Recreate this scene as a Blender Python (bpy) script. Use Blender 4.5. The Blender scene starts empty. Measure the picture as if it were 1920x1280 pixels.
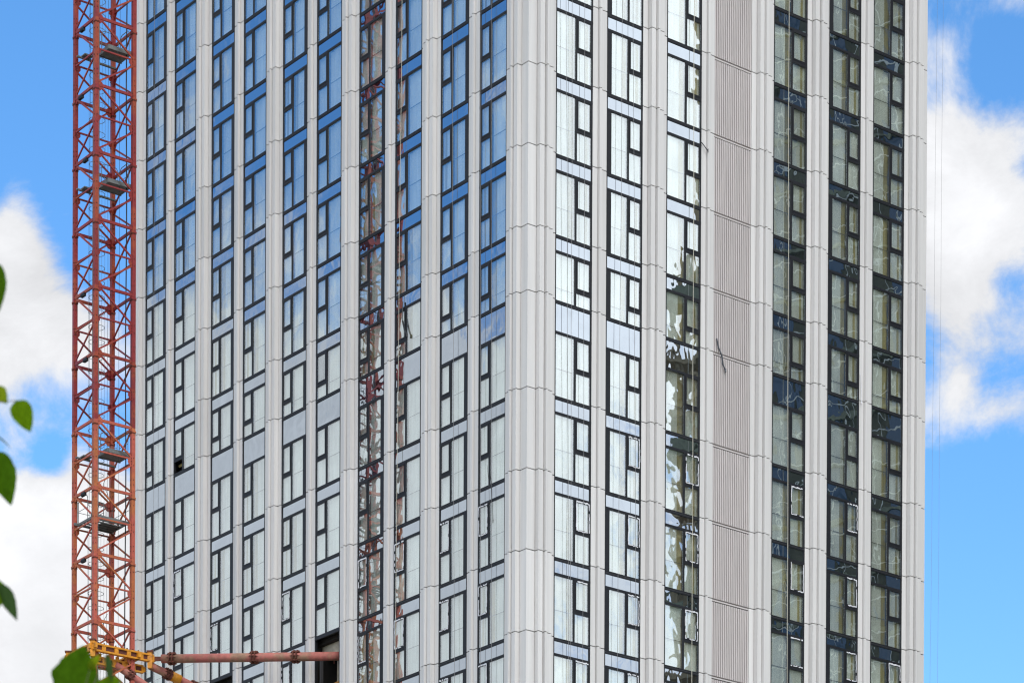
import bpy, math, random
from mathutils import Vector, Matrix
random.seed(7)
D = bpy.data
SC = bpy.context.scene
COL = SC.collection
rad = math.radians

# ------------------------------------------------------------ camera
F_PX = 5792.4
PITCH, ROLL = -0.01139, 0.004506
CAM = Vector((-0.365, -119.122, 1.624))
cd = D.cameras.new('camera'); cam = D.objects.new('camera', cd); COL.objects.link(cam)
fw = Vector((0, math.cos(PITCH), math.sin(PITCH))); up = Vector((0, -math.sin(PITCH), math.cos(PITCH)))
rt = Vector((1, 0, 0))
r2 = rt*math.cos(ROLL) + up*math.sin(ROLL); u2 = -rt*math.sin(ROLL) + up*math.cos(ROLL)
m = Matrix((r2, u2, -fw)).transposed().to_4x4(); m.translation = CAM
cam.matrix_world = m
cd.sensor_width = 36; cd.sensor_fit = 'HORIZONTAL'; cd.lens = F_PX/1920*36
cd.shift_y = (3021.4-640)/1920
cd.clip_start = 0.5; cd.clip_end = 9000
cd.dof.use_dof = True; cd.dof.focus_distance = 124; cd.dof.aperture_fstop = 5.0
SC.camera = cam
SC.render.resolution_x = 1024; SC.render.resolution_y = 682
SC.view_settings.view_transform = 'Standard'; SC.view_settings.look = 'None'
SC.view_settings.exposure = 0.40; SC.view_settings.gamma = 1.0
SC.cycles.filter_width = 1.2; SC.cycles.max_bounces = 8; SC.cycles.transparent_max_bounces = 12
SC.cycles.sample_clamp_indirect = 6

# ------------------------------------------------------------ sky and sun
SUN_AZ, SUN_EL = 160.0, 42.0      # clockwise from +Y
def az_dir(az, el):
    a, e = rad(az), rad(el)
    return Vector((math.sin(a)*math.cos(e), math.cos(a)*math.cos(e), math.sin(e)))

class NT:
    def __init__(s, tree): s.t = tree; s.n = tree.nodes; s.l = tree.links
    def put(s, sock, v):
        if v is None: return
        if isinstance(v, (int, float)): sock.default_value = v
        elif isinstance(v, (tuple, list, Vector)): sock.default_value = tuple(v)
        else: s.l.new(v, sock)
    def math(s, op, a, b=None, c=None, clamp=False):
        n = s.n.new('ShaderNodeMath'); n.operation = op; n.use_clamp = clamp
        for i, v in enumerate((a, b, c)): s.put(n.inputs[i], v)
        return n.outputs[0]
    def vmath(s, op, a, b=None, out=0, scale=None):
        n = s.n.new('ShaderNodeVectorMath'); n.operation = op
        s.put(n.inputs[0], a); s.put(n.inputs[1], b)
        if scale is not None: s.put(n.inputs['Scale'], scale)
        return n.outputs[out]
    def noise(s, vec, scale, detail=4, rough=.5, dist=0.0, dims='3D', w=None):
        n = s.n.new('ShaderNodeTexNoise'); n.noise_dimensions = dims
        s.put(n.inputs['Vector'], vec); n.inputs['Scale'].default_value = scale
        n.inputs['Detail'].default_value = detail; n.inputs['Roughness'].default_value = rough
        n.inputs['Distortion'].default_value = dist
        if w is not None: s.put(n.inputs['W'], w)
        return n.outputs['Fac']
    def range(s, v, a, b, c=0., d=1., smooth=False):
        n = s.n.new('ShaderNodeMapRange'); n.interpolation_type = 'SMOOTHSTEP' if smooth else 'LINEAR'
        for i, x in enumerate((v, a, b, c, d)): s.put(n.inputs[i], x)
        return n.outputs[0]
    def mix(s, f, a, b):
        n = s.n.new('ShaderNodeMix'); n.data_type = 'RGBA'
        s.put(n.inputs[0], f); s.put(n.inputs[6], a); s.put(n.inputs[7], b)
        return n.outputs[2]

W = D.worlds.new('World'); SC.world = W; W.use_nodes = True
W.node_tree.nodes.clear(); w = NT(W.node_tree)
sky = w.n.new('ShaderNodeTexSky'); sky.sky_type = 'NISHITA'; sky.sun_disc = False
sky.sun_elevation = rad(SUN_EL); sky.sun_rotation = rad(SUN_AZ)
sky.altitude = 100; sky.air_density = 1.0; sky.dust_density = 0.3; sky.ozone_density = 3.0
tc = w.n.new('ShaderNodeTexCoord')
dirn = w.vmath('NORMALIZE', tc.outputs['Generated'])
stretch = w.vmath('MULTIPLY', dirn, (1, 1, 1.35))
n1 = w.noise(stretch, 22, 14, .66, .35)
n0 = w.noise(stretch, 4.3, 3, .5)
dens = w.math('MULTIPLY_ADD', n0, .5, w.math('MULTIPLY_ADD', n1, 1.25, -.36))
# cumulus banks where they stand: azimuth, elevation, radius (degrees), weight
CLOUDS = [(-10.08,21.95,1.88,.5),(-9.27,23.03,.79,.35),(-8.83,22.12,.89,.3),(-9.22,23.86,.5,.25),(-9.31,21.21,.89,.15),
 (-8.2,21.4,.9,.22),(-9.22,18.22,1.29,.6),(-8.45,18.47,.99,.6),(-8.83,16.64,2.18,.7),(-7.77,18.3,1.19,.5),(-7.18,17.05,2.4,.6),
 (-7.48,19.3,.59,.3),(-8.11,19.55,.45,.3),(-7.57,21.45,.7,.2),
 (7.72,25.85,.59,.22),(7.96,24.53,.99,.34),(8.16,23.11,1.29,.38),(9.07,24.69,.54,.26),(8.74,23.61,.99,.28),(7.96,22.12,.79,.26),
 (8.16,21.29,.69,.2),(8.93,21.45,.59,.12),(9.03,20.29,.59,.2),(8.16,20.6,.7,.14),(9.12,26.52,.5,.1),(7.67,23.86,1.3,.24),
 (-8.74,20.62,.59,-.1),(-8.9,20.4,1.2,.12),(-8.55,19.6,.42,-.28),(-8.6,25.6,2.6,-.6),(8.83,17.2,3.2,-.6),(9.03,25.85,.69,-.35),(8.93,22.45,.4,-.2),
 (7.6,18.6,1.5,-.4),
 # mirrored banks west and east, then wide unseen ones added to neutralise ambient light
 (-70,15.5,7.,.75),(-76,15.5,7.,.75),(-64,15.5,7.,.7),(-73,28.5,6.0,-.42),(-78,28,4.,-.2),(-73,22.8,2.6,.10),
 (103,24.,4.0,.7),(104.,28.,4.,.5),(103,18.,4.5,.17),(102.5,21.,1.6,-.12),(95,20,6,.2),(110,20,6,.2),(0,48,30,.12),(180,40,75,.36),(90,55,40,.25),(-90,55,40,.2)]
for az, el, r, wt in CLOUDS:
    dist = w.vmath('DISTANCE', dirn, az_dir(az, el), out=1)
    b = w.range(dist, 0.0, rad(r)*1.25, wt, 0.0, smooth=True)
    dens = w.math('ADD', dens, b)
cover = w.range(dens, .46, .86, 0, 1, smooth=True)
# cloud brightness: denser cores and the side near the sun are whiter, bases greyer
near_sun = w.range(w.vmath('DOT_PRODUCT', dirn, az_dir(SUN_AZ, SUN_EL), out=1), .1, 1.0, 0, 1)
core = w.range(dens, .6, 1.25, 0, 1)
soft = w.noise(stretch, 9, 6, .5)
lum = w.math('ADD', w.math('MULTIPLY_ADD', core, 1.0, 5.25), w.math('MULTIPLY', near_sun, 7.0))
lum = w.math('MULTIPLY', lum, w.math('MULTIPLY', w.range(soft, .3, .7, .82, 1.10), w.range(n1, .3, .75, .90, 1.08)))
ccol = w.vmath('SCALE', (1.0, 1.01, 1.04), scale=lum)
hs = w.n.new('ShaderNodeHueSaturation'); hs.inputs['Saturation'].default_value = 1.24
hs.inputs['Value'].default_value = 1.5; hs.inputs['Hue'].default_value = .5
w.l.new(sky.outputs[0], hs.inputs['Color'])
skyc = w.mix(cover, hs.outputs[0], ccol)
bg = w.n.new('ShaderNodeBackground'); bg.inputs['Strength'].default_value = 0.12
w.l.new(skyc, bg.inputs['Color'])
wo = w.n.new('ShaderNodeOutputWorld'); w.l.new(bg.outputs[0], wo.inputs[0])

sd = D.lights.new('sun', 'SUN'); sd.energy = 0.85; sd.angle = rad(20); sd.color = (1, .93, .84)
sun = D.objects.new('sun', sd); COL.objects.link(sun)
sun.rotation_euler = (-az_dir(SUN_AZ, SUN_EL)).to_track_quat('-Z', 'Y').to_euler()
sun.location = (0, -60, 120)

# ------------------------------------------------------------ materials
MATS = {}
def mat(name, col, rough=.5, metal=0., spec=.5, nscale=None, namp=.12, bump=0., bscale=30, per_obj=0., col2=None, stretch=None, cscale=2., crange=(.45, .62)):
    if name in MATS: return MATS[name]
    mt = D.materials.new(name); mt.use_nodes = True; t = NT(mt.node_tree)
    b = t.n['Principled BSDF']; b.inputs['Roughness'].default_value = rough
    b.inputs['Metallic'].default_value = metal; b.inputs['Specular IOR Level'].default_value = spec
    tcn = t.n.new('ShaderNodeTexCoord'); vec = tcn.outputs['Object']
    oi = t.n.new('ShaderNodeObjectInfo')
    off = t.vmath('SCALE', (37., 11., 23.), scale=oi.outputs['Random'])
    vec = t.vmath('ADD', vec, off)
    if stretch: vec = t.vmath('MULTIPLY', vec, stretch)
    c = (*col, 1)
    if col2:
        f = t.noise(vec, cscale, 5, .6)
        c = t.mix(t.range(f, crange[0], crange[1], 0, 1, smooth=True), (*col, 1), (*col2, 1))
    k = None
    if nscale:
        f = t.noise(vec, nscale, 6, .6)
        k = t.range(f, .3, .7, 1-namp, 1+namp)
    if per_obj:
        kk = t.range(oi.outputs['Random'], 0, 1, 1-per_obj, 1+per_obj)
        k = kk if k is None else t.math('MULTIPLY', k, kk)
    if k is not None:
        c = t.vmath('SCALE', c if not isinstance(c, tuple) else c[:3], scale=k)
    t.put(b.inputs['Base Color'], c)
    if bump:
        bn = t.n.new('ShaderNodeBump'); bn.inputs['Strength'].default_value = bump
        bn.inputs['Distance'].default_value = .02
        t.l.new(t.noise(vec, bscale, 4), bn.inputs['Height']); t.l.new(bn.outputs[0], b.inputs['Normal'])
    MATS[name] = mt
    return mt

M_CLAD = mat('pale_cladding', (.655, .645, .64), .45, nscale=.7, namp=.075, per_obj=.05, spec=.4, stretch=(6, 6, .5))
M_LOUV = mat('louvre_metal', (.565, .525, .52), .5, nscale=1.5, namp=.08, per_obj=.035, stretch=(4, 4, .4))
M_FRAME = mat('black_frame', (.014, .015, .019), .45, nscale=8, namp=.2, spec=.25)
M_FRAME2 = mat('frame_bead', (.07, .07, .075), .4)
M_DARK = mat('dark_recess', (.012, .012, .014), .9)
M_CORE = mat('grey_concrete', (.20, .195, .18), .9, nscale=3, namp=.2, bump=.3)
M_CONC = mat('raw_concrete', (.50, .46, .37), .9, nscale=3, namp=.25, bump=.3)
M_WOOD = mat('timber', (.50, .25, .06), .7, nscale=6, namp=.3, stretch=(1, 1, 6))
M_WALL = mat('dark_wall', (.018, .016, .014), .9, nscale=3, namp=.3)
M_RED = mat('red_paint', (.225, .015, .016), .5, col2=(.30, .045, .013), cscale=.55, crange=(.5, .62), nscale=9, namp=.2, bump=.1, per_obj=.12)
M_RED2 = mat('faded_red_paint', (.42, .085, .055), .6, col2=(.42, .12, .035), cscale=.8, nscale=7, namp=.22, bump=.1, per_obj=.1)
M_PIPE = mat('pink_primer', (.42, .13, .11), .65, col2=(.30, .17, .11), cscale=1.3, nscale=6, namp=.22, bump=.2)
M_RUST = mat('dark_rust', (.12, .035, .022), .8, nscale=12, namp=.3)
M_YEL = mat('yellow_paint', (.66, .27, .012), .5, nscale=7, namp=.25, col2=(.38, .14, .02), cscale=2.5, crange=(.55, .7))
M_STEEL = mat('galvanised_steel', (.14, .15, .15), .55, nscale=5, namp=.25)
M_BLACK = mat('black_plastic', (.012, .014, .018), .5)
M_ROPE = mat('grey_rope', (.22, .22, .23), .9)
M_ROPE2 = mat('pale_rope', (.55, .53, .45), .9)
M_FILM = mat('white_film', (.74, .75, .80), .35, nscale=14, namp=.12, bump=.6, bscale=60)
M_OLIVE = mat('olive_render', (.12, .115, .07), .85, nscale=1.2, namp=.3, per_obj=.25)
M_TUBE = mat('scaffold_tube', (.60, .60, .54), .4)
M_TAN = mat('tan_timber', (.34, .26, .15), .8, nscale=2, namp=.3, per_obj=.2)
M_NET = mat('green_netting', (.20, .21, .145), .9, nscale=1.5, namp=.3)
M_NGLASS = mat('dark_blue_glass', (.03, .07, .12), .12, spec=1.0)
M_BARK = mat('bark', (.10, .08, .055), .9, nscale=8, namp=.3, bump=.6)

def glass_mat(name, refl, tint, gcol, back=None, wob=1.0):
    mt = D.materials.new(name); mt.use_nodes = True; t = NT(mt.node_tree); t.n.clear()
    out = t.n.new('ShaderNodeOutputMaterial')
    tcn = t.n.new('ShaderNodeTexCoord'); oi = t.n.new('ShaderNodeObjectInfo')
    off = t.vmath('SCALE', (91., 47., 63.), scale=oi.outputs['Random'])
    v = t.vmath('ADD', tcn.outputs['Object'], off)
    # rolled glass: slow waves across the pane and finer ripples
    h1 = t.noise(t.vmath('MULTIPLY', v, (1, 1, .8)), .95, 2, .45, .2)
    h2 = t.noise(t.vmath('MULTIPLY', v, (1, 1, .7)), 3.2, 2, .4)
    h = t.math('MULTIPLY_ADD', h2, .02, h1)
    bn = t.n.new('ShaderNodeBump'); bn.inputs['Strength'].default_value = 1.0
    bn.inputs['Distance'].default_value = .0052*wob; t.l.new(h, bn.inputs['Height'])
    gl = t.n.new('ShaderNodeBsdfGlossy'); gl.inputs['Roughness'].default_value = .0
    gl.inputs['Color'].default_value = (*gcol, 1); t.l.new(bn.outputs[0], gl.inputs['Normal'])
    lw = t.n.new('ShaderNodeLayerWeight'); lw.inputs['Blend'].default_value = .35
    fac = t.math('MULTIPLY_ADD', lw.outputs['Facing'], .25, refl-.08, clamp=True)
    mx = t.n.new('ShaderNodeMixShader'); t.l.new(fac, mx.inputs[0])
    if back is None:
        tr = t.n.new('ShaderNodeBsdfTransparent'); tr.inputs['Color'].default_value = (*tint, 1)
        # thin film of dust on the outside
        df = t.n.new('ShaderNodeBsdfDiffuse'); df.inputs['Color'].default_value = (.6, .62, .6, 1)
        m2 = t.n.new('ShaderNodeMixShader')
        st = t.noise(t.vmath('MULTIPLY', v, (5, 5, .35)), 1.6, 5, .6)
        t.l.new(t.range(st, .35, .75, .01, .07), m2.inputs[0])
        t.l.new(tr.outputs[0], m2.inputs[1]); t.l.new(df.outputs[0], m2.inputs[2])
        t.l.new(m2.outputs[0], mx.inputs[1])
    else:
        df = t.n.new('ShaderNodeBsdfDiffuse'); df.inputs['Color'].default_value = (*back, 1)
        t.l.new(df.outputs[0], mx.inputs[1])
    t.l.new(gl.outputs[0], mx.inputs[2]); t.l.new(mx.outputs[0], out.inputs[0])
    return mt
M_GLASS = glass_mat('vision_glass', .34, (.96, .98, .96), (.88, .95, 1.0))
M_SPAN = glass_mat('spandrel_glass', .55, None, (.80, .90, 1.0), back=(.012, .018, .026), wob=1.2)

def blind_mat():
    mt = D.materials.new('pale_interior_lining'); mt.use_nodes = True; t = NT(mt.node_tree)
    b = t.n['Principled BSDF']; b.inputs['Roughness'].default_value = .9
    tcn = t.n.new('ShaderNodeTexCoord'); oi = t.n.new('ShaderNodeObjectInfo')
    off = t.vmath('SCALE', (17., 71., 33.), scale=oi.outputs['Random'])
    v = t.vmath('ADD', tcn.outputs['Object'], off)
    folds = t.noise(t.vmath('MULTIPLY', v, (1, 1, .06)), 9, 4, .6)
    patch = t.noise(t.vmath('MULTIPLY', v, (1, 1, .5)), 1.2, 3, .5)
    k = t.math('MULTIPLY', t.range(folds, .3, .7, .91, 1.06), t.range(patch, .3, .7, .86, 1.1))
    k = t.math('MULTIPLY', k, t.range(oi.outputs['Random'], 0, 1, .85, 1.12))
    c = t.vmath('SCALE', (.90, .90, .85), scale=k)
    t.put(b.inputs['Base Color'], c)
    return mt
M_BLIND = blind_mat()
M_PLY = mat('ochre_board', (.42, .34, .13), .8, nscale=3, namp=.25, per_obj=.25, stretch=(3, 3, .3))

def leaf_mat(name, c, tr):
    mt = D.materials.new(name); mt.use_nodes = True; t = NT(mt.node_tree); t.n.clear()
    out = t.n.new('ShaderNodeOutputMaterial'); tcn = t.n.new('ShaderNodeTexCoord')
    k = t.range(t.noise(tcn.outputs['Object'], 30, 4), .3, .7, .75, 1.2)
    df = t.n.new('ShaderNodeBsdfDiffuse'); t.put(df.inputs[0], t.vmath('SCALE', c, scale=k))
    tl = t.n.new('ShaderNodeBsdfTranslucent'); t.put(tl.inputs[0], t.vmath('SCALE', tr, scale=k))
    mx = t.n.new('ShaderNodeMixShader'); mx.inputs[0].default_value = .5
    t.l.new(df.outputs[0], mx.inputs[1]); t.l.new(tl.outputs[0], mx.inputs[2]); t.l.new(mx.outputs[0], out.inputs[0])
    return mt
M_LEAF = leaf_mat('green_leaf', (.09, .17, .008), (.26, .42, .004))
M_LEAF4 = leaf_mat('dark_green_leaf', (.045, .10, .008), (.12, .25, .004))
M_LEAF2 = leaf_mat('yellow_green_leaf', (.14, .2, .012), (.5, .55, .01))
M_LEAF3 = leaf_mat('shaded_leaf', (.06, .10, .04), (.08, .16, .03))  # duller grey-green leaf colour

# ------------------------------------------------------------ mesh helpers
class MB:
    def __init__(s): s.v = []; s.f = []; s.m = []
    def quad8(s, P, mi=0):
        o = len(s.v); s.v += [tuple(p) for p in P]
        for q in ((0,3,2,1),(4,5,6,7),(0,1,5,4),(1,2,6,5),(2,3,7,6),(3,0,4,7)):
            s.f.append(tuple(o+i for i in q)); s.m.append(mi)
    def box(s, x0, x1, y0, y1, z0, z1, mi=0):
        if x0 > x1: x0, x1 = x1, x0
        if y0 > y1: y0, y1 = y1, y0
        if z0 > z1: z0, z1 = z1, z0
        s.quad8([(x0,y0,z0),(x1,y0,z0),(x1,y1,z0),(x0,y1,z0),(x0,y0,z1),(x1,y0,z1),(x1,y1,z1),(x0,y1,z1)], mi)
    def beam(s, a, b, wd, ht=None, up=Vector((0,0,1)), mi=0):
        a, b = Vector(a), Vector(b); ht = ht or wd; d = (b-a).normalized()
        if abs(d.dot(up)) > .98: up = Vector((1, 0, 0))
        x = d.cross(up).normalized(); y = x.cross(d).normalized()
        P = []
        for c in (a, b):
            P += [c-x*wd/2-y*ht/2, c+x*wd/2-y*ht/2, c+x*wd/2+y*ht/2, c-x*wd/2+y*ht/2]
        s.quad8(P, mi)
    def tube(s, pts, r, n=8, mi=0, cap=True):
        pts = [Vector(p) for p in pts]; rs = r if isinstance(r, (list, tuple)) else [r]*len(pts); o = len(s.v)
        prev = None
        for i, p in enumerate(pts):
            d = (pts[min(i+1, len(pts)-1)]-pts[max(i-1, 0)]).normalized()
            if prev is None:
                x = d.cross(Vector((0,0,1)) if abs(d.z) < .95 else Vector((1,0,0))).normalized()
            else:
                x = (prev - d*prev.dot(d)).normalized()
            prev = x; y = d.cross(x)
            for k in range(n):
                a = 2*math.pi*k/n; s.v.append(tuple(p+(x*math.cos(a)+y*math.sin(a))*rs[i]))
        for i in range(len(pts)-1):
            for k in range(n):
                k2 = (k+1) % n
                s.f.append((o+i*n+k, o+i*n+k2, o+(i+1)*n+k2, o+(i+1)*n+k)); s.m.append(mi)
        if cap:
            s.f.append(tuple(o+k for k in range(n))[::-1]); s.m.append(mi)
            s.f.append(tuple(o+(len(pts)-1)*n+k for k in range(n))); s.m.append(mi)
    def prism(s, poly, z0, z1, mi=0):
        n = len(poly); o = len(s.v)
        A = sum(poly[i][0]*poly[(i+1) % n][1]-poly[(i+1) % n][0]*poly[i][1] for i in range(n))
        if A < 0: poly = poly[::-1]
        s.v += [(x, y, z0) for x, y in poly] + [(x, y, z1) for x, y in poly]
        s.f.append(tuple(o+i for i in range(n))[::-1]); s.m.append(mi)
        s.f.append(tuple(o+n+i for i in range(n))); s.m.append(mi)
        for i in range(n):
            j = (i+1) % n; s.f.append((o+i, o+j, o+n+j, o+n+i)); s.m.append(mi)
    def mesh(s, name, mats, smooth=False):
        me = D.meshes.new(name); me.from_pydata(s.v, [], s.f)
        for mm in (mats if isinstance(mats, (list, tuple)) else [mats]): me.materials.append(mm)
        me.polygons.foreach_set('material_index', s.m)
        if smooth: me.polygons.foreach_set('use_smooth', [True]*len(me.polygons))
        me.update(); return me

def link(name, data, parent=None, mw=None, **kw):
    o = D.objects.new(name, data); COL.objects.link(o)
    if parent: o.parent = parent
    if mw is not None: o.matrix_local = mw
    for k, v in kw.items(): o[k] = v
    return o
def thing(name, label, cat, loc, data=None, group=None):
    o = link(name, data); o.location = loc; o['label'] = label; o['category'] = cat
    if group: o['group'] = group
    return o

# ------------------------------------------------------------ ground
g = MB(); g.box(-2500, 2500, -2500, 2500, -.5, 0)
M_GROUND = mat('ground_paving', (.17, .165, .15), .9, nscale=.05, namp=.3, col2=(.10, .12, .06), cscale=.02)
link('ground', g.mesh('ground', M_GROUND), kind='structure')

# ------------------------------------------------------------ the tower
A = rad(51.78)
LD = Vector((-math.cos(A), math.sin(A), 0)); RD = Vector((math.sin(A), math.cos(A), 0))
H = 3.1; ZS = 72.1; TECH = .19
FM = {}
for s_, d_, y_ in (('L', LD, -RD), ('R', RD, LD)):     # local x along the face, local y: outward on L, inward on R
    mm = Matrix((d_, y_, Vector((0, 0, 1)))).transposed().to_4x4(); FM[s_] = mm
SY = {'L': 1, 'R': -1}
def fmat(side, u, z, w_=0): return Matrix.Translation((FM[side] @ Vector((u, SY[side]*w_, 0))) + Vector((0, 0, z))) @ FM[side]
class FB(MB):
    def __init__(s, side): super().__init__(); s.sy = SY[side]
    def fb(s, u0, u1, w0, w1, z0, z1, mi=0): s.box(u0, u1, s.sy*w0, s.sy*w1, z0, z1, mi)

tower = thing('apartment_tower', 'tall tower with fluted pale grey cladding, black window frames and mirror glass, filling the picture', 'tower', (0, 0, 0))

COLS = [('L', 1.335, 3.055, 0, 'J'), ('L', 3.757, 5.594, 1, 'I'), ('L', 6.86, 8.66, 0, 'H'), ('L', 9.375, 11.205, 1, 'G'),
        ('L', 12.47, 14.28, 0, 'F'), ('L', 14.985, 16.826, 1, 'E'), ('L', 18.10, 19.87, 0, 'D'), ('L', 20.598, 22.43, 1, 'C'),
        ('L', 23.72, 25.50, 0, 'B'), ('L', 26.19, 27.94, 1, 'A'),
        ('R', 1.357, 3.20, 0, 'K'), ('R', 3.922, 5.768, 1, 'L'), ('R', 7.02, 8.865, 0, 'M'),
        ('R', 12.80, 14.68, 0, 'N'), ('R', 15.92, 17.765, 1, 'O'), ('R', 18.50, 20.355, 0, 'P')]
def krange(side, u):
    if side == 'L': return math.floor(2.4-3.2*u/28), math.ceil(12-1.9*u/28)
    return math.floor(2.4-2.2*u/21), math.ceil(12-1.6*u/21)
def ztop(k): return ZS-H*k + (TECH*H if k == 7 else 0)

def gp(k0):  # row kinds
    return 'short' if k0 == 6 else 'tech' if k0 == 7 else 'norm'
MC = {}
def cached(key, fn):
    if key not in MC: MC[key] = fn()
    return MC[key]

def layout(Wd, strip):
    if strip: p0, p1, q0 = .24, 1.075, 1.145
    else: p0, p1, q0 = .05, .985, 1.06
    return p0, p1, q0, Wd-.075

def frame_mesh(side, Wd, strip, row):
    b = FB(side); t = TECH*H if row == 'tech' else 0; bot = -H + (TECH*H if row == 'short' else 0)
    p0, p1, q0, q1 = layout(Wd, strip)
    fr, bk = .012, -.10
    z1 = t-.052*1; zt = t
    # upper transom in two profiles with a bead between
    b.fb(.0, Wd, bk, fr, t-.062, t-.008); b.fb(.0, Wd, bk, fr-.012, t-.084, t-.062, 1); b.fb(.0, Wd, bk, fr, t-.138, t-.084)
    zs = -.196*H; zt2 = -.226*H
    b.fb(0, Wd, bk, fr, zt2, zs)
    # jambs
    b.fb(0, .045, bk, fr-.004, bot, t-.138); b.fb(Wd-.06, Wd, bk, fr-.004, bot, t-.138)
    if strip: b.fb(.045, p0, bk, fr-.008, bot, zt2)
    b.fb(p1, q0, bk, fr-.004, bot, zt2)
    b.fb(q0, q1+.015, bk, fr-.006, -.648*H, -.606*H)
    # back tray keeps the cavity dark
    b.fb(.0, Wd, -.40, -.37, bot, t-.01, 2)
    return b.mesh('window_frame', [M_FRAME, M_FRAME2, M_DARK])
def slab(side, u0, u1, w_, z0, z1, mt, name, th=.012, tilt=True):
    b = FB(side); b.fb(u0, u1, w_-th, w_, z0, z1); return b.mesh(name, mt)
def sash_mesh(side, q0, q1):
    b = FB(side); zt, zb = -.228*H, -.606*H; fr = .02
    b.fb(q0+.004, q0+.062, -.05, fr, zb, zt); b.fb(q1-.045, q1+.012, -.05, fr, zb, zt)
    b.fb(q0+.062, q1-.045, -.05, fr, zt-.05, zt); b.fb(q0+.062, q1-.045, -.05, fr, zb, zb+.055)
    return b.mesh('sash', M_FRAME)
def film_mesh(side, q0, q1, seed):
    rnd = random.Random(seed); b = FB(side); zt, zb = -.228*H-.03, -.606*H+.02
    def strip(u0, z0, u1, z1, wd):
        n = 9; prev = None
        for i in range(n):
            if rnd.random() < .12: prev = None; continue
            ta, tb = i/n, (i+1)/n
            j = rnd.uniform(-.012, .012); wj = wd*rnd.uniform(.75, 1.25); lift = rnd.uniform(.022, .034)
            ua, ub = u0+(u1-u0)*ta, u0+(u1-u0)*tb; za, zb_ = z0+(z1-z0)*ta, z0+(z1-z0)*tb
            if abs(u1-u0) < .2: b.fb(min(ua, ub)-wj/2+j, max(ua, ub)+wj/2+j, .019, lift, za, zb_)
            else: b.fb(ua, ub, .019, lift, za-wj/2+j, za+wj/2+j)
    wd = .04
    if rnd.random() < .9: strip(q0+.045, zt, q1-.02, zt, wd*1.2)
    if rnd.random() < .85: strip(q0+.05, zb, q1-.02, zb, wd)
    if rnd.random() < .8: strip(q1-.02, zb, q1-.02, zt, wd*.8)
    if rnd.random() < .6: strip(q0+.05, zb, q0+.05, zt, wd*.8)
    if not b.v: strip(q0+.045, zt, q1-.02, zt, wd)
    return b.mesh('protective_film', M_FILM)
def blind_mesh(side, Wd, strip, row, kind):
    b = FB(side); t = TECH*H if row == 'tech' else 0; bot = -H + (TECH*H if row == 'short' else 0)
    p0, p1, q0, q1 = layout(Wd, strip); zt2 = -.226*H
    wv = -.11
    cut = p0+(p1-p0)*.72
    b.fb(.03, cut, wv-.02, wv, bot+.02, zt2); b.fb(cut, p1+.02, wv-.05, wv-.03, bot+.02, zt2, 1 if kind is True else 0)
    if kind == 'open':
        b.fb(q0-.02, Wd-.03, wv-.02, wv, -.63*H, zt2); b.fb(q0+.22, q0+.34, -.3, -.24, bot, -.63*H, 1); b.fb(q0, Wd-.05, -.3, -.24, -.70*H, -.66*H, 1)
        b.fb(q0, q0+.16, -.33, -.30, bot, -.63*H, 0)
    elif kind == 'bare': b.fb(q0-.02, Wd-.03, wv-.02, wv, bot+.02, -.63*H)
    else: b.fb(q0-.02, Wd-.03, wv-.02, wv, bot+.02, zt2)
    if kind is True: b.fb(q1-.22, q1-.10, wv, wv+.012, bot+.02, zt2, 1)
    # guard rail behind the tall pane
    b.fb(p0, p1, wv+.03, wv+.045, -.655*H, -.648*H, 2)
    return b.mesh('interior_lining', [M_BLIND, M_PLY, M_FRAME2])

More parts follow.
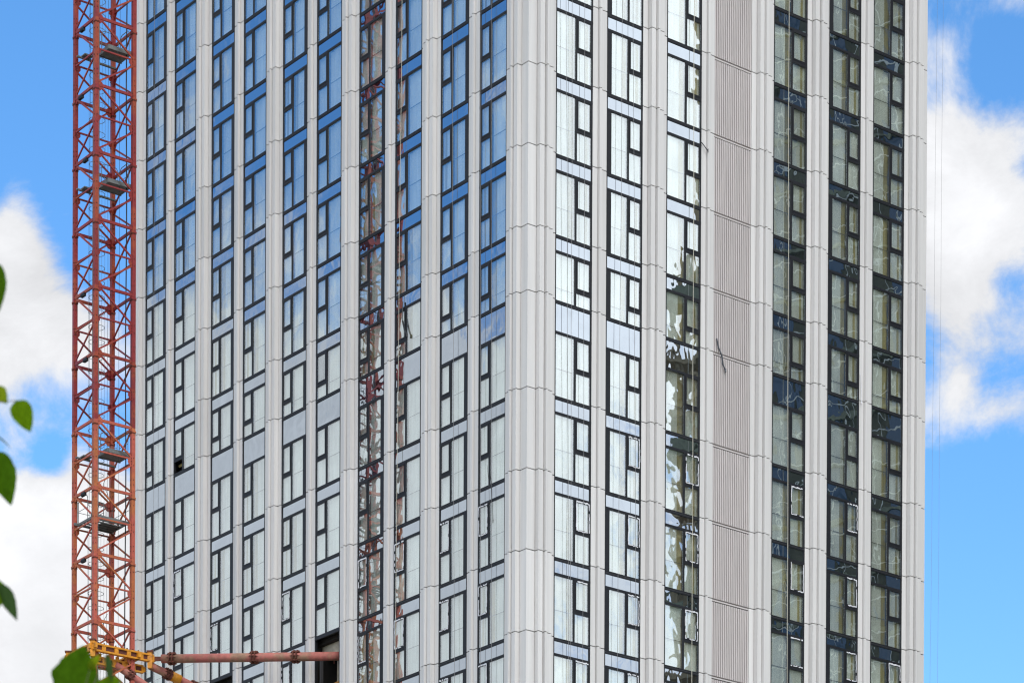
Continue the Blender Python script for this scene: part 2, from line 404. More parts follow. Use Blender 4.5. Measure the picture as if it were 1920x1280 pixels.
FILM = {'B': (8,), 'C': (9,), 'E': (9, 10), 'G': (9, 10, 11), 'H': (9, 10, 11), 'I': (9, 10, 11), 'J': (9, 10, 11), 'K': (9, 10, 11),
        'L': (8, 9, 10, 11), 'M': (8, 9, 10, 11), 'N': (8, 9, 10, 11), 'O': (8, 9, 10, 11), 'P': (10, 11)}
OPEN = {('C', 10), ('C', 11), ('F', 10), ('F', 11)}
def add_window(side, u0, Wd, strip, k, name):
    row = gp(k); t = TECH*H if row == 'tech' else 0; bot = -H + (TECH*H if row == 'short' else 0)
    p0, p1, q0, q1 = layout(Wd, strip); key = (side, round(Wd, 3), strip)
    if (name, k) in OPEN: return
    wnd = link('window', cached(('f', key, row), lambda: frame_mesh(side, Wd, strip, row)), tower, fmat(side, u0, ZS-H*k))
    I = Matrix.Identity(4)
    def tilt(uc, zc, amt=.0022):
        # every pane sits a hair out of true
        T = Matrix.Translation((uc, 0, zc))
        return T @ Matrix.Rotation(random.gauss(0, amt), 4, 'Z') @ Matrix.Rotation(random.gauss(0, amt), 4, 'X') @ T.inverted()
    link('pane', cached(('p', key, row), lambda: slab(side, p0, p1, -.02, bot, -.226*H, M_GLASS, 'pane')), wnd, tilt((p0+p1)/2, -1.8))
    if (name, k) != ('B', 6): link('pane', cached(('q', key, row), lambda: slab(side, q0, q1+.015, -.02, bot, -.648*H, M_GLASS, 'pane')), wnd, tilt((q0+q1)/2, -2.5))
    sm = I
    if (name, k) in (('P', 6), ('P', 7), ('J', 9), ('L', 10), ('N', 9), ('I', 10)):
        T = Matrix.Translation((q0, 0, 0)); sm = T @ Matrix.Rotation(rad(-1.2)*SY[side]*-1, 4, 'Z') @ T.inverted()
    s = link('sash', cached(('s', key), lambda: sash_mesh(side, q0, q1)), wnd, sm)
    link('sash_pane', cached(('sp', key), lambda: slab(side, q0+.062, q1-.045, -.006, -.606*H+.055, -.228*H-.05, M_GLASS, 'sash_pane')), wnd, sm @ tilt((q0+q1)/2, -1.3, .003))
    link('spandrel_pane', cached(('sd', key, row), lambda: slab(side, .045, Wd-.06, -.018, -.196*H, t-.138, M_SPAN, 'spandrel_pane')), wnd, tilt(Wd/2, -.35, .003))
    kind = random.random() < (.85 if side == 'R' else .25)
    if (name, k) == ('B', 6): kind = 'open'
    if (name, k) == ('F', 6): kind = 'bare'
    if 1:
        link('interior_lining', cached(('b', key, row, kind), lambda: blind_mesh(side, Wd, strip, row, kind)), wnd, I)
    if k in FILM.get(name, ()):
        link('protective_film', cached(('fm', key, random.randint(0, 3)), lambda: film_mesh(side, q0, q1, random.random())), wnd, sm, kind='stuff')
for side, u0, u1, strip, name in COLS:
    k0, k1 = krange(side, (u0+u1)/2)
    for k in range(k0, k1+1): add_window(side, u0, round(u1-u0, 3), strip, k, name)

# --- fluted cladding panels: profiles as (along, out)
BK = -.105
P_WIDE = [(0, .0), (.262, .0), (.268, -.06), (.284, -.06), (.286, .205), (.50, .205), (.555, .115), (.572, .115), (.575, .285), (.665, .285), (.672, .205), (.95, .205), (.956, .0)]
P_NARR = [(0, .0), (.262, .0), (.268, -.06), (.284, -.06), (.286, .105), (.40, .105), (.406, .0)]
P_CORN = [(0, .0), (.405, .0), (.411, -.06), (.427, -.06), (.429, .205), (.645, .205), (.700, .115), (.717, .115), (.72, .285), (.81, .285), (.817, .205), (1.09, .205), (1.096, .0)]
GAP = .036
def pier_mesh(side, prof, length):
    sy = SY[side]; poly = [(u, sy*w_) for u, w_ in prof] + [(length, 0.), (length, sy*BK), (0, sy*BK)]
    # rear of the panel follows the front a little so it never self-crosses
    b = MB(); b.prism(poly, -1, 0); return b.mesh('cladding_panel', M_CLAD)
PIERS = []   # side, start, end, profile
Ls = [c for c in COLS if c[0] == 'L']; Rs = [c for c in COLS if c[0] == 'R']
for a, b_ in zip(Ls[:-1], Ls[1:]): PIERS.append(('L', a[2], b_[1], P_NARR if b_[1]-a[2] < 1 else P_WIDE))
PIERS.append(('L', 27.94, 28.62, [(0, 0), (.262, 0), (.268, -.06), (.284, -.06), (.286, .205), (.60, .205), (.606, 0)]))
PIERS += [('R', 3.20, 3.922, P_NARR), ('R', 5.768, 7.02, P_WIDE), ('R', 8.865, 9.56, P_NARR), ('R', 11.585, 12.80, P_WIDE),
          ('R', 14.68, 15.92, P_WIDE), ('R', 17.765, 18.50, P_NARR),
          ('R', 20.355, 21.72, P_WIDE[:-1]+[(.956, .0)])]
for side, a, b_, prof in PIERS:
    L_ = round(b_-a, 3); k0, k1 = krange(side, (a+b_)/2)
    me = pier_mesh(side, prof, L_)
    for k in range(k0, k1+1):
        zt, zb = ztop(k), ztop(k+1)+GAP
        link('cladding_panel', me, tower, fmat(side, a, zt) @ Matrix.Diagonal((1, 1, zt-zb, 1)))
for side, a, b_, prof in PIERS + [('R', 9.56, 11.585, None), ('L', .15, 1.335, None), ('R', .15, 1.357, None)]:
    k0, k1 = krange(side, (a+b_)/2)
    if prof is None and b_ < 2: k0, k1 = 2, 12
    f = FB(side); f.fb(a+.003, b_-.003, -.16, -.125, ztop(k1+1), ztop(k0))
    link('seam_backing', f.mesh('seam_backing', M_DARK), tower, FM[side])
# corner panel wraps both faces
pts = []
for u, w_ in reversed(P_CORN + [(1.335, 0)]): pts.append(LD*u - RD*w_)
for u, w_ in (P_CORN[1:] + [(1.357, 0)]): pts.append(RD*u - LD*w_)
pts += [RD*1.357 + LD*.105, RD*.105+LD*.105, LD*1.335 + RD*.105]
cb = MB(); cb.prism([(p.x, p.y) for p in pts], -1, 0); cm = cb.mesh('corner_panel', M_CLAD)
for k in range(2, 13):
    zt, zb = ztop(k), ztop(k+1)+GAP
    link('corner_panel', cm, tower, Matrix.Translation((0, 0, zt)) @ Matrix.Diagonal((1, 1, zt-zb, 1)))

# --- louvre panels
def louv_back():
    b = FB('R'); b.fb(0, 2.025, -.10, -.075, 0, 1); return b.mesh('louvre_panel', M_LOUV)
def fins_mesh(hh):
    b = FB('R'); n = 20; p = 2.025/n
    for i in range(n):
        b.fb(i*p+.006, i*p+.062, -.075, .0, -hh, -.11)
        b.fb(i*p+.075, i*p+.088, -.075, -.045, -hh, -.20)
    b.fb(0, 2.025, -.075, -.035, -.06, -.0)      # head strip
    b.fb(0, 2.025, -.0745, -.070, -.13, -.06, 1)  # dark strip paints the shade in the gaps at the fin tops
    return b.mesh('louvre_fins', [M_LOUV, M_DARK])
lb = louv_back(); k0, k1 = krange('R', 10.5)
for k in range(k0, k1+1):
    zt, zb = ztop(k), ztop(k+1)+GAP; hh = round(zt-zb, 3)
    o = link('louvre_panel', lb, tower, fmat('R', 9.56, zb) @ Matrix.Diagonal((1, 1, hh, 1)))
    f = link('louvre_fins', cached(('fin', hh), lambda: fins_mesh(hh)), tower, fmat('R', 9.56, zt)); f['kind'] = 'stuff'

# --- plain envelope above and below, and the concrete core
b = MB()
def env(side, u0, u1, z0, z1):
    f = FB(side); f.fb(u0, u1, -.3, -.02, z0, z1)
    o = len(b.v); b.v += [tuple(FM[side] @ Vector(v)) for v in f.v]; b.f += [tuple(o+i for i in q) for q in f.f]; b.m += f.m
spans = [(s, u0, u1) for s, u0, u1, _, _ in COLS] + [(s, a, c) for s, a, c, _ in PIERS] + [('R', 9.56, 11.585), ('L', .3, 1.335), ('R', .3, 1.357)]
for s, u0, u1 in spans:
    k0, k1 = krange(s, (u0+u1)/2) if u1 > 1.4 else (2, 12)
    env(s, u0+.002, u1-.002, 0, ztop(k1+1)-.05); env(s, u0+.002, u1-.002, ztop(k0)+.05, 92)
link('outer_wall', b.mesh('outer_wall', M_CLAD), tower)
b = MB(); q = [RD*2.6+LD*2.6, RD*20.8+LD*2.6, RD*20.8+LD*27.6, RD*2.6+LD*27.6]
b.prism([(p.x, p.y) for p in q], 0, 92); link('core', b.mesh('core', M_CORE), tower)
b = MB(); q = [RD*.3+LD*.3, RD*21.7+LD*.3, RD*21.7+LD*28.6, RD*.3+LD*28.6]
b.prism([(p.x, p.y) for p in q], 92, 92.4); link('roof', b.mesh('roof', M_CORE), tower)
# return walls at the two far ends
b = MB(); b.beam(RD*21.58+LD*.12+Vector((0,0,46)), RD*21.58+LD*28.4+Vector((0,0,46)), .2, 92); link('side_wall', b.mesh('side_wall', M_CLAD), tower)
b = MB(); b.beam(LD*28.5+RD*.12+Vector((0,0,46)), LD*28.5+RD*21.4+Vector((0,0,46)), .2, 92); link('side_wall', b.mesh('side_wall', M_CLAD), tower)

# --- the two bays left open for the crane ties
def open_bay(u0, u1, name):
    z1 = ztop(10); z0 = ztop(12); W_ = u1-u0
    fm = fmat('L', u0, 0)
    b = FB('L')
    b.fb(0, W_, -.10, .012, z1-.17, z1-.01)                           # head member
    b.fb(0, .045, -.10, .008, z0, z1-.17); b.fb(W_-.05, W_, -.10, .008, z0, z1-.17)
    bay = link('open_bay', b.mesh('open_bay', M_FRAME), tower, fm)
    b = FB('L'); b.fb(-.2, W_+.2, -.64, -.52, z1-.76, z1-.26); link('concrete_beam', b.mesh('concrete_beam', M_CONC), bay)
    b = FB('L'); b.fb(W_-.60, W_-.30, -1.02, -.93, z0, z1-.2); link('concrete_column', b.mesh('concrete_column', M_CONC), bay)
    b = FB('L'); b.fb(-.25, -.2, -2.6, -.3, z0, z1); b.fb(W_+.2, W_+.25, -2.6, -.3, z0, z1); b.fb(-.2, W_+.2, -2.55, -2.5, z0, z1)
    b.fb(-.2, W_+.2, -2.5, -.3, z1-.3, z1-.1); b.fb(-.2, W_+.2, -2.5, -.3, z0-.1, z0+.02)
    link('room', b.mesh('room', M_WALL), bay)
    b = FB('L'); b.fb(W_-.22, W_-.13, -.28, -.16, z0, z1-.9); link('bracket', b.mesh('bracket', M_FRAME2), bay)
    b = MB(); sy = 1
    b.beam((-.15, -.62, z1-1.95), (W_-.62, -.55, z1-2.05), .10, .11)
    link('timber_plank', b.mesh('timber_plank', M_WOOD), bay)
    b = MB(); b.tube([(W_-.45, -.68, z1-1.1), (W_-.43, -.67, z1-.5), (W_-.55, -.68, z1-.32), (0.9, -.69, z1-.27), (.3, -.7, z1-.3)], .028, 8); b.tube([(W_-.5, -.62, z1-.35), (W_-.5, -.62, z1-.95)], .035)
    link('pipework', b.mesh('pipework', M_RUST), bay)
open_bay(12.47, 14.28, 'F'); open_bay(20.598, 22.43, 'C')

# ------------------------------------------------------------ red crane mast
CX, CY, CB = -17.77, 11.42, rad(36.4); S = 1.784; PER = 2.774; ZN = 66.41
e1 = Vector((math.cos(CB), math.sin(CB), 0)); e2 = Vector((-math.sin(CB), math.cos(CB), 0))
crane = thing('tower_crane', 'red lattice crane mast with yellow collar and pink tie pipes, left of the tower', 'crane', (CX, CY, 0))
CORN = [(-S/2, -S/2), (S/2, -S/2), (S/2, S/2), (-S/2, S/2)]   # near, right, far, left
RC = Matrix.Rotation(CB, 4, 'Z')
def section_mesh(mt, name='mast_section'):
    b = MB(); P = PER
    for i in range(4):
        a = Vector((*CORN[i], 0)); c = Vector((*CORN[(i+1) % 4], 0)); d = (c-a).normalized(); o = d.cross(Vector((0,0,1)))
        ia, ic = a+d*.06, c-d*.06; off = o*.03
        top = Vector((0,0,P)); mid = Vector((0,0,P/2))
        b.beam(ia+top+off, ic+top+off, .07, .115)                       # main horizontal
        b.beam(ia+mid+off+Vector((0,0,.10 if i % 2 == 0 else 0)), ic+mid+off+Vector((0,0,.10 if i % 2 == 0 else 0)), .055, .062)
        b.beam(ia+d*.20+off+top-Vector((0,0,.10)), ic+off+mid+Vector((0,0,.16)), .05, .068)
        b.beam(ic+off+mid-Vector((0,0,.16)), ia+d*.05+off+Vector((0,0,.15)), .05, .068)
        # gussets
        for base, s_, hz, wz, zc in ((a, d, .46, .27, P-.02), (c, -d, .40, .20, P/2), (c, -d, .24, .15, P-.02), (a, d, .2, .14, P/2)):
            p0 = base+s_*.05+off*.5+Vector((0,0,zc)); n_ = o*.012
            poly = [p0+Vector((0,0,hz/2)), p0+s_*wz*.55+Vector((0,0,hz*.42)), p0+s_*wz+Vector((0,0,hz*.15)), p0+s_*wz-Vector((0,0,hz*.15)), p0+s_*wz*.55-Vector((0,0,hz*.42)), p0-Vector((0,0,hz/2))]
            ob = len(b.v); b.v += [tuple(p+n_*3) for p in poly]+[tuple(p+n_) for p in poly]; n6 = 6
            b.f.append(tuple(ob+k for k in range(6))); b.m.append(0); b.f.append(tuple(ob+6+k for k in range(6))[::-1]); b.m.append(0)
            for k in range(6):
                j = (k+1) % 6; b.f.append((ob+k, ob+6+k, ob+6+j, ob+j)); b.m.append(0)
            for q_ in (-.12, 0, .12):
                b.beam(p0+s_*.04+Vector((0,0,q_))+n_*3, p0+s_*.04+Vector((0,0,q_))+n_*5.5, .03, .03, mi=1)
    return b.mesh(name, [mt, M_RUST])
def leg_mesh(mt):
    b = MB(); h_ = .083
    b.box(-h_, h_, -h_, h_, 0.0, PER)
    b.box(-h_-.02, h_+.02, -h_-.02, h_+.02, PER-.17, PER-.11, 0); b.box(-h_-.02, h_+.02, -h_-.02, h_+.02, PER-.21, PER-.19, 1)
    for zz in (.4, .6, 1.2, 1.5, 2.3):
        for sx, sy_ in ((1, 0), (-1, 0), (0, 1), (0, -1)):
            b.box(sx*h_-.018, sx*h_+.018, sy_*h_-.018, sy_*h_+.018, zz, zz+.035, 1)
    return b.mesh('leg', [mt, M_RUST])
SM = {id(x): (section_mesh(x), leg_mesh(x)) for x in (M_RED, M_RED2)}
MAST = Matrix.Identity(4)
for n in range(-24, 4):
    z0 = ZN+(n-1)*PER
    mt = M_RED if z0 > 47 else M_RED2
    sm_, lm_ = SM[id(mt)]
    sec = link('mast_section', sm_, crane, Matrix.Translation((0, 0, z0)) @ RC)
    for (x, y) in CORN: link('leg', lm_, sec, Matrix.Translation((x, y, 0)))
# ladder with safety hoops
b = MB(); lx, ly = -.20, -.02
for s_ in (-.28, -.02): b.beam((lx+s_, ly, 0), (lx+s_, ly, 78), .034, .034)
z = .3
while z < 78: b.beam((lx-.28, ly, z), (lx-.02, ly, z), .02, .02); z += .28
link('ladder', b.mesh('ladder', M_STEEL), crane)
b = MB(); z = 30.
while z < 78:
    pts = [(lx-.15+.34*math.cos(a), ly+.30+.34*math.sin(a), z) for a in [rad(-70+i*32) for i in range(11)]]
    b.tube(pts, .011, 5); z += .62
for a in (0, 60, 120, 180): b.beam((lx-.15+.34*math.cos(rad(a)), ly+.3+.34*math.sin(rad(a)), 30), (lx-.15+.34*math.cos(rad(a)), ly+.3+.34*math.sin(rad(a)), 78), .016, .008)
link('ladder_cage', b.mesh('ladder_cage', M_STEEL), crane)
# work platforms with hand rails
def platform(z, big):
    b = MB()
    def loc(a, c, zz): return e1*a+e2*c+Vector((0, 0, zz))
    def slab4(a0, a1, c0, c1, z0, z1, mi=0):
        b.quad8([loc(a0,c0,z0), loc(a1,c0,z0), loc(a1,c1,z0), loc(a0,c1,z0), loc(a0,c0,z1), loc(a1,c0,z1), loc(a1,c1,z1), loc(a0,c1,z1)], mi)
    if not big:
        slab4(-.18, .86, -.70, .12, -.03, .03); slab4(-.20, .88, .12, .16, -.05, .12); slab4(-.22, -.18, -.72, .14, -.05, .12); slab4(-.18, .88, -.74, -.70, -.05, .12)
        slab4(-.75, -.35, .35, .75, -.03, .02)
        slab4(-.95, .95, .62, .72, -.08, -.02)
    else:
        for i in range(6): slab4(-.78, .78, -.70+i*.27, -.70+i*.27+.10, -.02, .02)
        slab4(-.1, .75, -.1, .75, -.02, .03)
        slab4(-.98, .98, -.76, -.70, -.05, .05); slab4(-.98, .98, .72, .78, -.05, .05); slab4(-.80, -.74, -.7, .7, -.05, .05); slab4(.74, .80, -.7, .7, -.05, .05)
    deck = link('platform', b.mesh('platform', M_STEEL), crane, Matrix.Translation((0, 0, z)))
    b = MB()
    def hoop(a0, c0, a1, c1, hh=1.05):
        P0, P1 = loc(a0, c0, 0), loc(a1, c1, 0); d = (P1-P0)
        pts = [P0, P0+Vector((0,0,hh-.15)), P0+d*.08+Vector((0,0,hh-.04)), P0+d*.2+Vector((0,0,hh)), P0+d*.8+Vector((0,0,hh)), P0+d*.92+Vector((0,0,hh-.04)), P1+Vector((0,0,hh-.15)), P1]
        b.tube(pts, .016, 6); b.tube([P0+Vector((0,0,hh*.5)), P1+Vector((0,0,hh*.5))], .012, 5)
    if big: hoop(-.8, .8, .7, .8); hoop(.8, -.8, .8, .7); hoop(-.8, -.1, -.8, .7); hoop(-.1, -.2, -.1, .3, .8); hoop(-.2, .4, .4, .5)
    else: hoop(.8, -.65, .8, .1); hoop(-.1, .1, .7, .1)
    link('hand_rail', b.mesh('hand_rail', M_STEEL), deck)
for z, big in ((65.44, False), (65.44-2*PER, False), (48.67, False), (45.85, True)): platform(z, big)
# cable clamps and cables
cl = MB(); cl.box(-.16, .16, -.05, .05, -.06, .0)
for i in range(6): cl.box(-.15+i*.055, -.13+i*.055, -.06, .06, -.15, -.05)
clm = cl.mesh('cable_clamp', M_BLACK)
for n, s_ in ((0, .62), (-1, .68), (-2, .45), (-4, .55), (-5, .42), (-7, .5), (-8, .5)):
    p = e1*(-S/2-.05)+e2*(-S/2+S*s_)
    link('cable_clamp', clm, crane, Matrix.Translation((p.x, p.y, ZN+n*PER-.02)) @ RC @ Matrix.Rotation(rad(90), 4, 'Z'))
b = MB(); p = Vector((.93, -.05, 0))
pts = [(p.x+.015*math.sin(i*.9), p.y, i*1.6) for i in range(50)]
b.tube(pts, .027, 6); link('power_cable', b.mesh('power_cable', M_BLACK), crane)
b = MB()
for dx, dy in ((-.62, .1), (-.38, .3), (.1, .4), (.66, -.2)):
    b.tube([(dx+.01*math.sin(i*1.3+dx*9), dy, i*1.9) for i in range(42)], .007, 4)
for z_, a_ in ((42.5, -.55), (41.2, .1), (47.0, .1)):
    b.tube([(a_+.1*math.cos(t*.7), .0, z_+.11*t) for t in range(9)], .012, 5)
link('thin_cable', b.mesh('thin_cable', M_BLACK), crane)

# yellow collar
ZC = 40.27
b = MB()
def L3(a, c, zz): return e1*a+e2*c+Vector((0, 0, zz))
def beamL(a0, c0, a1, c1, z_, wd, ht, mi=0): b.beam(L3(a0, c0, z_), L3(a1, c1, z_), wd, ht, mi=mi)
def channel(a0, c0, a1, c1, z_):
    beamL(a0, c0, a1, c1, z_+.13, .16, .07); beamL(a0, c0, a1, c1, z_-.13, .16, .07)
    n = 5; P0, P1 = L3(a0, c0, z_), L3(a1, c1, z_)
    for i in range(n+1):
        q_ = P0.lerp(P1, i/n); d = (P1-P0).normalized(); b.beam(q_-d*.09, q_+d*.09, .13, .2)
    b.beam(P0, P1, .02, .2, mi=1)
o_ = S/2+.17
channel(-o_-.1, -o_, o_+.75, -o_, 0); channel(-o_, -o_-.2, -o_, o_+.2, 0); channel(o_, -o_-.1, o_, o_+.2, 0); channel(-o_, o_, o_+.2, o_, 0)
channel(-o_+.25, -o_+.35, o_+.45, -o_+.35, -.42)
for a_, c_ in ((-o_, -o_), (o_+.6, -o_), (o_, o_), (-o_, o_)):
    b.beam(L3(a_, c_, -.42), L3(a_, c_, .24), .2, .2); b.beam(L3(a_, c_, .24), L3(a_, c_, .30), .28, .28, mi=1)
for i in range(9): b.beam(L3(-o_+i*.27, -o_, .16), L3(-o_+i*.27, -o_, .23), .06, .06, mi=1)
for i in range(4): b.beam(L3(-.55+i*.42, -o_+.35, -.42), L3(-.55+i*.42, -o_+.35, -.12), .12, .14)
link('collar', b.mesh('collar', [M_YEL, M_RUST]), crane, Matrix.Translation((0, 0, ZC)))
# tie pipes with bolted flanges
def pipe(p0, p1, r, flanges, clamp=(), m0=M_PIPE):
    base = Vector((CX, CY, 0)); p0, p1 = Vector(p0)-base, Vector(p1)-base; d = (p1-p0).normalized()
    b = MB(); b.tube([p0, p1], r, 20)
    me = b.mesh('tie_pipe', m0, True); o = link('tie_pipe', me, crane)
    for f in flanges:
        b = MB(); q_ = p0+d*f
        b.tube([q_-d*.09, q_-d*.05], r*1.55, 16); b.tube([q_+d*.05, q_+d*.09], r*1.55, 16)
        x = d.cross(Vector((0,0,1))).normalized(); y = x.cross(d)
        for i in range(8):
            a = i*math.pi/4; v = x*math.cos(a)+y*math.sin(a)
            b.beam(q_+v*r*1.35-d*.15, q_+v*r*1.35+d*.15, .045, .045)
            ob = len(b.v); b.v += [tuple(q_+v*r*.9-d*.26), tuple(q_+v*r*1.5-d*.09), tuple(q_+v*r*1.5+d*.09), tuple(q_+v*r*.9+d*.26)]
            b.f += [(ob, ob+1, ob+2, ob+3)]; b.m += [0]
        link('flange', b.mesh('flange', M_RUST), o)
    for f0, f1 in clamp:
        b = MB(); b.tube([p0+d*f0, p0+d*f1], r*1.25, 20); link('sleeve', b.mesh('sleeve', M_YEL, True), o)
    return o, p0, d
J0 = Vector((CX, CY, ZC)) + e1*(o_+.75) + e2*(-o_)
WF = LD*12.32 + RD*.44; WF.z = 39.93
o1, q0_, d0_ = pipe(J0+(WF-J0).normalized()*.38, WF, .18, (.45, 4.05, 5.85))
b = MB(); base = Vector((CX, CY, 0)); dd = (WF-J0).normalized()
b.beam(J0-base-dd*.2, J0-base+dd*.75, .05, .18); link('fork', b.mesh('fork', M_RUST), crane)
WC = LD*21.5 + RD*1.0; WC.z = 37.6
J1 = J0+Vector((-.15, .1, -.25))
pipe(J1, WC+Vector((4.3, -1.2, -.1)), .165, (.85, 2.1), ((1.05, 1.45),), M_PIPE)
J2 = Vector((CX, CY, ZC-.45)) + e1*.2 + e2*(-.7)
WD = LD*19.5 + RD*1.0; WD.z = 36.0
pipe(J2, J2+Vector((3.2, 1.2, -1.9)), .15, (.75,), (), M_PIPE)

# ------------------------------------------------------------ ropes and loose straps on the facades
def rope(side, u0, u1, w_, label, mt=M_ROPE, r=.008, z0=26.):
    # hangs from the roof edge to a knot above the ground, drifting slightly along the face
    b = MB(); n = 22; pts = []
    for i in range(n+1):
        t = i/n; z = 92.4+(z0-92.4)*t; tt = (72-z)/32
        u = u0+(u1-u0)*tt + .012*math.sin(i*1.7)
        pts.append(tuple(fmat(side, u, z, w_).translation - fmat(side, u0, 92.4, w_).translation))
    pts.append(tuple(Vector(pts[-1])+Vector((0, 0, -.15))))
    b.tube(pts, r, 5)
    top = fmat(side, u0, 92.4, w_).translation
    thing('rope', label, 'rope', top, b.mesh('rope', mt), 'ropes hanging down the facades')
rope('R', 1.62, 1.97, .16, 'thin rope nearest the corner, over the first bright window column right of it')
rope('R', 2.06, 2.12, .10, 'thin rope over the middle of the first window column right of the corner')
rope('R', 2.66, 2.72, .14, 'thin rope over the narrow sashes of the first window column right of the corner')
rope('R', 4.60, 4.48, .16, 'thin rope over the tall panes of the second window column right of the corner')
rope('R', 5.02, 5.42, .14, 'thin rope over the narrow sashes of the second window column right of the corner')
rope('R', 8.33, 8.40, .12, 'pale rope on the window column just left of the ribbed louvre strip', M_ROPE2, .012)
rope('R', 13.50, 13.62, .12, 'pale rope on the dark window column just right of the ribbed louvre strip', M_ROPE2, .013)
rope('R', 22.05, 21.85, .25, 'thin rope in the air just beyond the right edge of the tower', M_ROPE, .0045)
rope('R', 22.35, 22.25, .3, 'outermost thin rope against the sky right of the tower', M_ROPE, .0045)
rope('L', 8.0, 8.36, .12, 'pale rope on the window column right of the mirrored crane', M_ROPE2, .010)
rope('L', 2.95, 2.75, .10, 'thin rope over the sashes of the last window column left of the corner')
rope('L', 2.30, 2.05, .10, 'thin rope over the tall panes of the last window column left of the corner')
rope('L', 4.85, 4.45, .10, 'thin rope on the second window column left of the corner')
rope('L', 27.10, 27.0, .10, 'thin rope on the leftmost window column beside the crane')

def strap(side, pts, label, r=.03, mt=M_BLACK, cat='strap'):
    b = MB(); P = [fmat(side, u, z, w_).translation for u, z, w_ in pts]; o = P[0].copy()
    for a, c in zip(P[:-1], P[1:]): b.beam(a-o, c-o+(c-a).normalized()*.01, r*2, r)
    b.beam(P[-1]-o-Vector((0,0,.05)), P[-1]-o+Vector((0,0,.08)), r*3.2, r*2.0)
    thing('strap', label, cat, o, b.mesh('strap', mt))
strap('L', [(8.05, 53.1, .04), (8.04, 52.75, .07), (7.98, 52.3, .10), (7.85, 51.9, .10), (7.70, 51.62, .08)], 'black strap dangling from a window left of the corner')
strap('R', [(9.70, 51.55, .05), (9.80, 51.2, .06), (9.95, 50.9, .09), (10.02, 50.6, .07), (10.17, 50.35, .08)], 'grey twisted strap hanging on the ribbed louvre strip', .028, mat('grey_strap', (.09, .1, .12), .6))
strap('R', [(8.83, 59.15, .05), (8.96, 59.03, .08), (9.12, 58.86, .12)], 'short black stick poking out by the upper edge of the louvre strip', .018, cat='stick')
strap('L', [(2.45, 45.0, .03), (2.30, 44.2, .05), (2.27, 43.4, .05), (2.22, 42.75, .05)], 'thin black tape trailing down the last window column left of the corner', .012, cat='tape')
strap('R', [(17.80, 52.1, .05), (17.86, 51.3, .06), (17.84, 50.9, .08)], 'thin pale strap at the edge of the second window column from the right', .016, M_FILM)

# ------------------------------------------------------------ neighbours mirrored in the east windows
nb = thing('apartment_building', 'dark olive building seen only mirrored in the right hand windows', 'building', (60, 8, 0))
b = MB(); b.box(.5, 14, -12.0, 22, 0, 118); link('wall', b.mesh('wall', M_OLIVE), nb)
for k in range(37):
    b = MB(); b.box(.15, .5, -12, 22, 3.1+k*3.1-.22, 3.1+k*3.1); link('floor_slab', b.mesh('floor_slab', M_NET), nb)
for y0, y1 in ((-8., -6.7), (-4.9, -3.7), (-1.3, -.5), (3, 4.2), (8, 9.2), (13, 14.2)):
    b = MB(); b.box(.35, .5, y0, y1, 1, 117); link('glass_strip', b.mesh('glass_strip', M_NGLASS), nb)
b = MB(); b.box(.2, .55, -12.02, -11.5, 0, 118); b.box(.1, .5, -9.3, -8.9, 0, 118); link('pilaster', b.mesh('pilaster', M_TAN), nb)
sc_ = thing('scaffold', 'pale tube scaffold standing against the dark olive building', 'scaffold', (59.3, 8, 0))
b = MB()
for i in range(24):
    y = -11.2+i*1.35
    if int(i) % 5 == 4: continue
    b.beam((0, y, 0), (0, y, 116), .06, .06)
z = 2.
while z < 116: b.beam((0, -11.2, z), (0, 19, z), .06, .06); z += 1.9
link('tube_frame', b.mesh('tube_frame', M_TUBE), sc_)
ht = thing('hoist_tower', 'tan timber hoist tower mirrored in the window column beside the louvre strip', 'hoist', (58.5, -4.65, 0))
b = MB()
for x in (0, 1.5):
    for y in (-.35, .55): b.beam((x, y, 0), (x, y, 77), .24, .24)
link('mast', b.mesh('mast', M_TAN), ht)
rn = random.Random(3)
z = 30
i = 0
while z < 77:
    b = MB(); y0 = -.75 if i % 2 else -1.05
    b.box(-.4, 1.8, y0, 1.2, z, z+(.9 if i % 3 == 0 else .25)); b.beam((-.2, y0, z+.1), (-.2, .9, z+2.2), .12, .16)
    b.beam((.6, y0-.1, z+1.6), (.6, 1.0, z+1.5+rn.random()*.5), .12, .2)
    link('landing', b.mesh('landing', M_NET if i % 3 == 0 else M_TAN), ht); z += rn.uniform(2.2, 3.8); i += 1

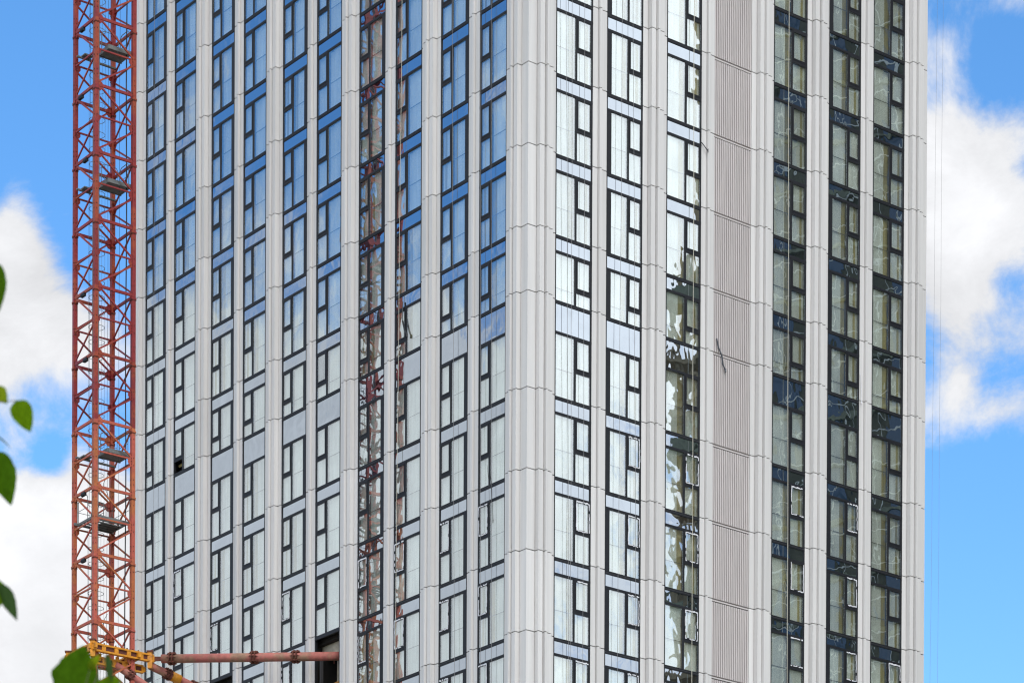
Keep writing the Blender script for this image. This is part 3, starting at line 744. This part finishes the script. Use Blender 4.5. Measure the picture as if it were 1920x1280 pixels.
# ------------------------------------------------------------ tree with leaves close to the camera
tree = thing('young_tree', 'out of focus green leaves of a tree close by at the left edge', 'tree', (-4.6, -105.3, 0))
TB = Vector((-4.6, -105.3, 0))
b = MB(); tr = [(0, 0, 0), (.05, .02, 2), (-.03, .05, 4), (.06, .0, 5.6), (.1, .05, 6.6), (.05, 0, 7.6), (.1, 0, 8.4)]
b.tube(tr, [.13, .11, .09, .06, .04, .025, .01], 10)
def twig(p0, p1, r=.006):
    p0, p1 = Vector(p0), Vector(p1); mdp = p0.lerp(p1, .5)+Vector((0, 0, .06)); b.tube([p0, p0.lerp(mdp, .5)+Vector((0,0,.03)), mdp, p1], [r*2, r*1.6, r, r*.5], 6)
def leaf_mesh(L_, wd, seed):
    rnd = random.Random(seed); V = []; Fc = []; n = 12
    for i in range(n+1):
        t = i/n; hw = wd*.5*(math.sin(math.pi*min(1, t**.72))**.85)*(1-.12*t); hw *= 1+rnd.uniform(-.05, .05)
        if i in (0, n): hw = .0006
        bend = -.10*L_*t*t; cup = .25*hw
        V += [(-hw, L_*t-hw*.05, bend+cup), (-hw*.5, L_*t, bend+cup*.35), (0, L_*t, bend-.001), (hw*.5, L_*t, bend+cup*.35), (hw, L_*t-hw*.05, bend+cup)]
        if i:
            o = (i-1)*5
            for j in range(4): Fc.append((o+j, o+j+1, o+j+6, o+j+5))
    me = D.meshes.new('leaf'); me.from_pydata(V, [], Fc); me.polygons.foreach_set('use_smooth', [True]*len(Fc))
    return me
LEAVES = []
def leaf(px, py, size, wid, ang, mt, face=0., dep=14.0, roll_=0.):
    # ang: direction of the tip, degrees clockwise from straight down as seen from the camera
    d = fw*F_PX + r2*(px-960) - u2*(py-3021.4); p = CAM + d*(dep/d.y)
    L_ = size*dep/F_PX; me = leaf_mesh(L_, wid*dep/F_PX, px); me.materials.append(mt)
    view = d.normalized(); right = view.cross(Vector((0,0,1))).normalized(); upv = right.cross(view)
    a = rad(ang); y = (-upv*math.cos(a) + right*math.sin(a)); x = y.cross(view).normalized(); z_ = x.cross(y)
    R = Matrix((x, y, z_)).transposed() @ Matrix.Rotation(rad(face), 3, 'Y') @ Matrix.Rotation(rad(roll_), 3, 'X')
    o = link('leaf', me, tree, Matrix.Translation(p - y*L_*.5 - TB) @ R.to_4x4())
    LEAVES.append(p-y*L_*.5-TB)
leaf(44, 780, 60, 46, 28, M_LEAF, 10)
leaf(-6, 538, 88, 40, 5, M_LEAF4)
leaf(2, 741, 36, 30, 40, M_LEAF2)
leaf(6, 826, 36, 10, 60, M_LEAF3, 70)
leaf(6, 896, 100, 58, 20, M_LEAF4, 12)
leaf(16, 1128, 72, 36, 32, M_LEAF3, 30)
leaf(-6, 1118, 60, 34, -10, M_LEAF)
leaf(146, 1258, 96, 96, 168, M_LEAF4, 8)
leaf(177, 1240, 34, 18, 150, M_LEAF2, 20)
leaf(205, 1262, 70, 26, 10, M_LEAF3, 55)
leaf(196, 1292, 70, 40, -60, M_LEAF)
for i in range(46):
    leaf(-70-random.random()*330, 420+random.random()*900, random.uniform(60, 95), random.uniform(36, 60), random.uniform(-60, 60), random.choice((M_LEAF, M_LEAF, M_LEAF2, M_LEAF3)), random.uniform(-50, 50), random.uniform(13.2, 15.2))
for i, p in enumerate(LEAVES):
    if i in (7, 8, 9, 10):
        # this spray rises from a low branch
        root = Vector((2.2, .1, 5.15)); twig(root, p, .003)
    else:
        s_ = max(2.5, min(8.0, p.z-.35)); root = Vector((.04, 0, s_)); twig(root, p, .0035)
twig((-.03, .05, 3.9), (2.2, .1, 5.15), .012)
link('trunk', b.mesh('trunk', M_BARK, True), tree)
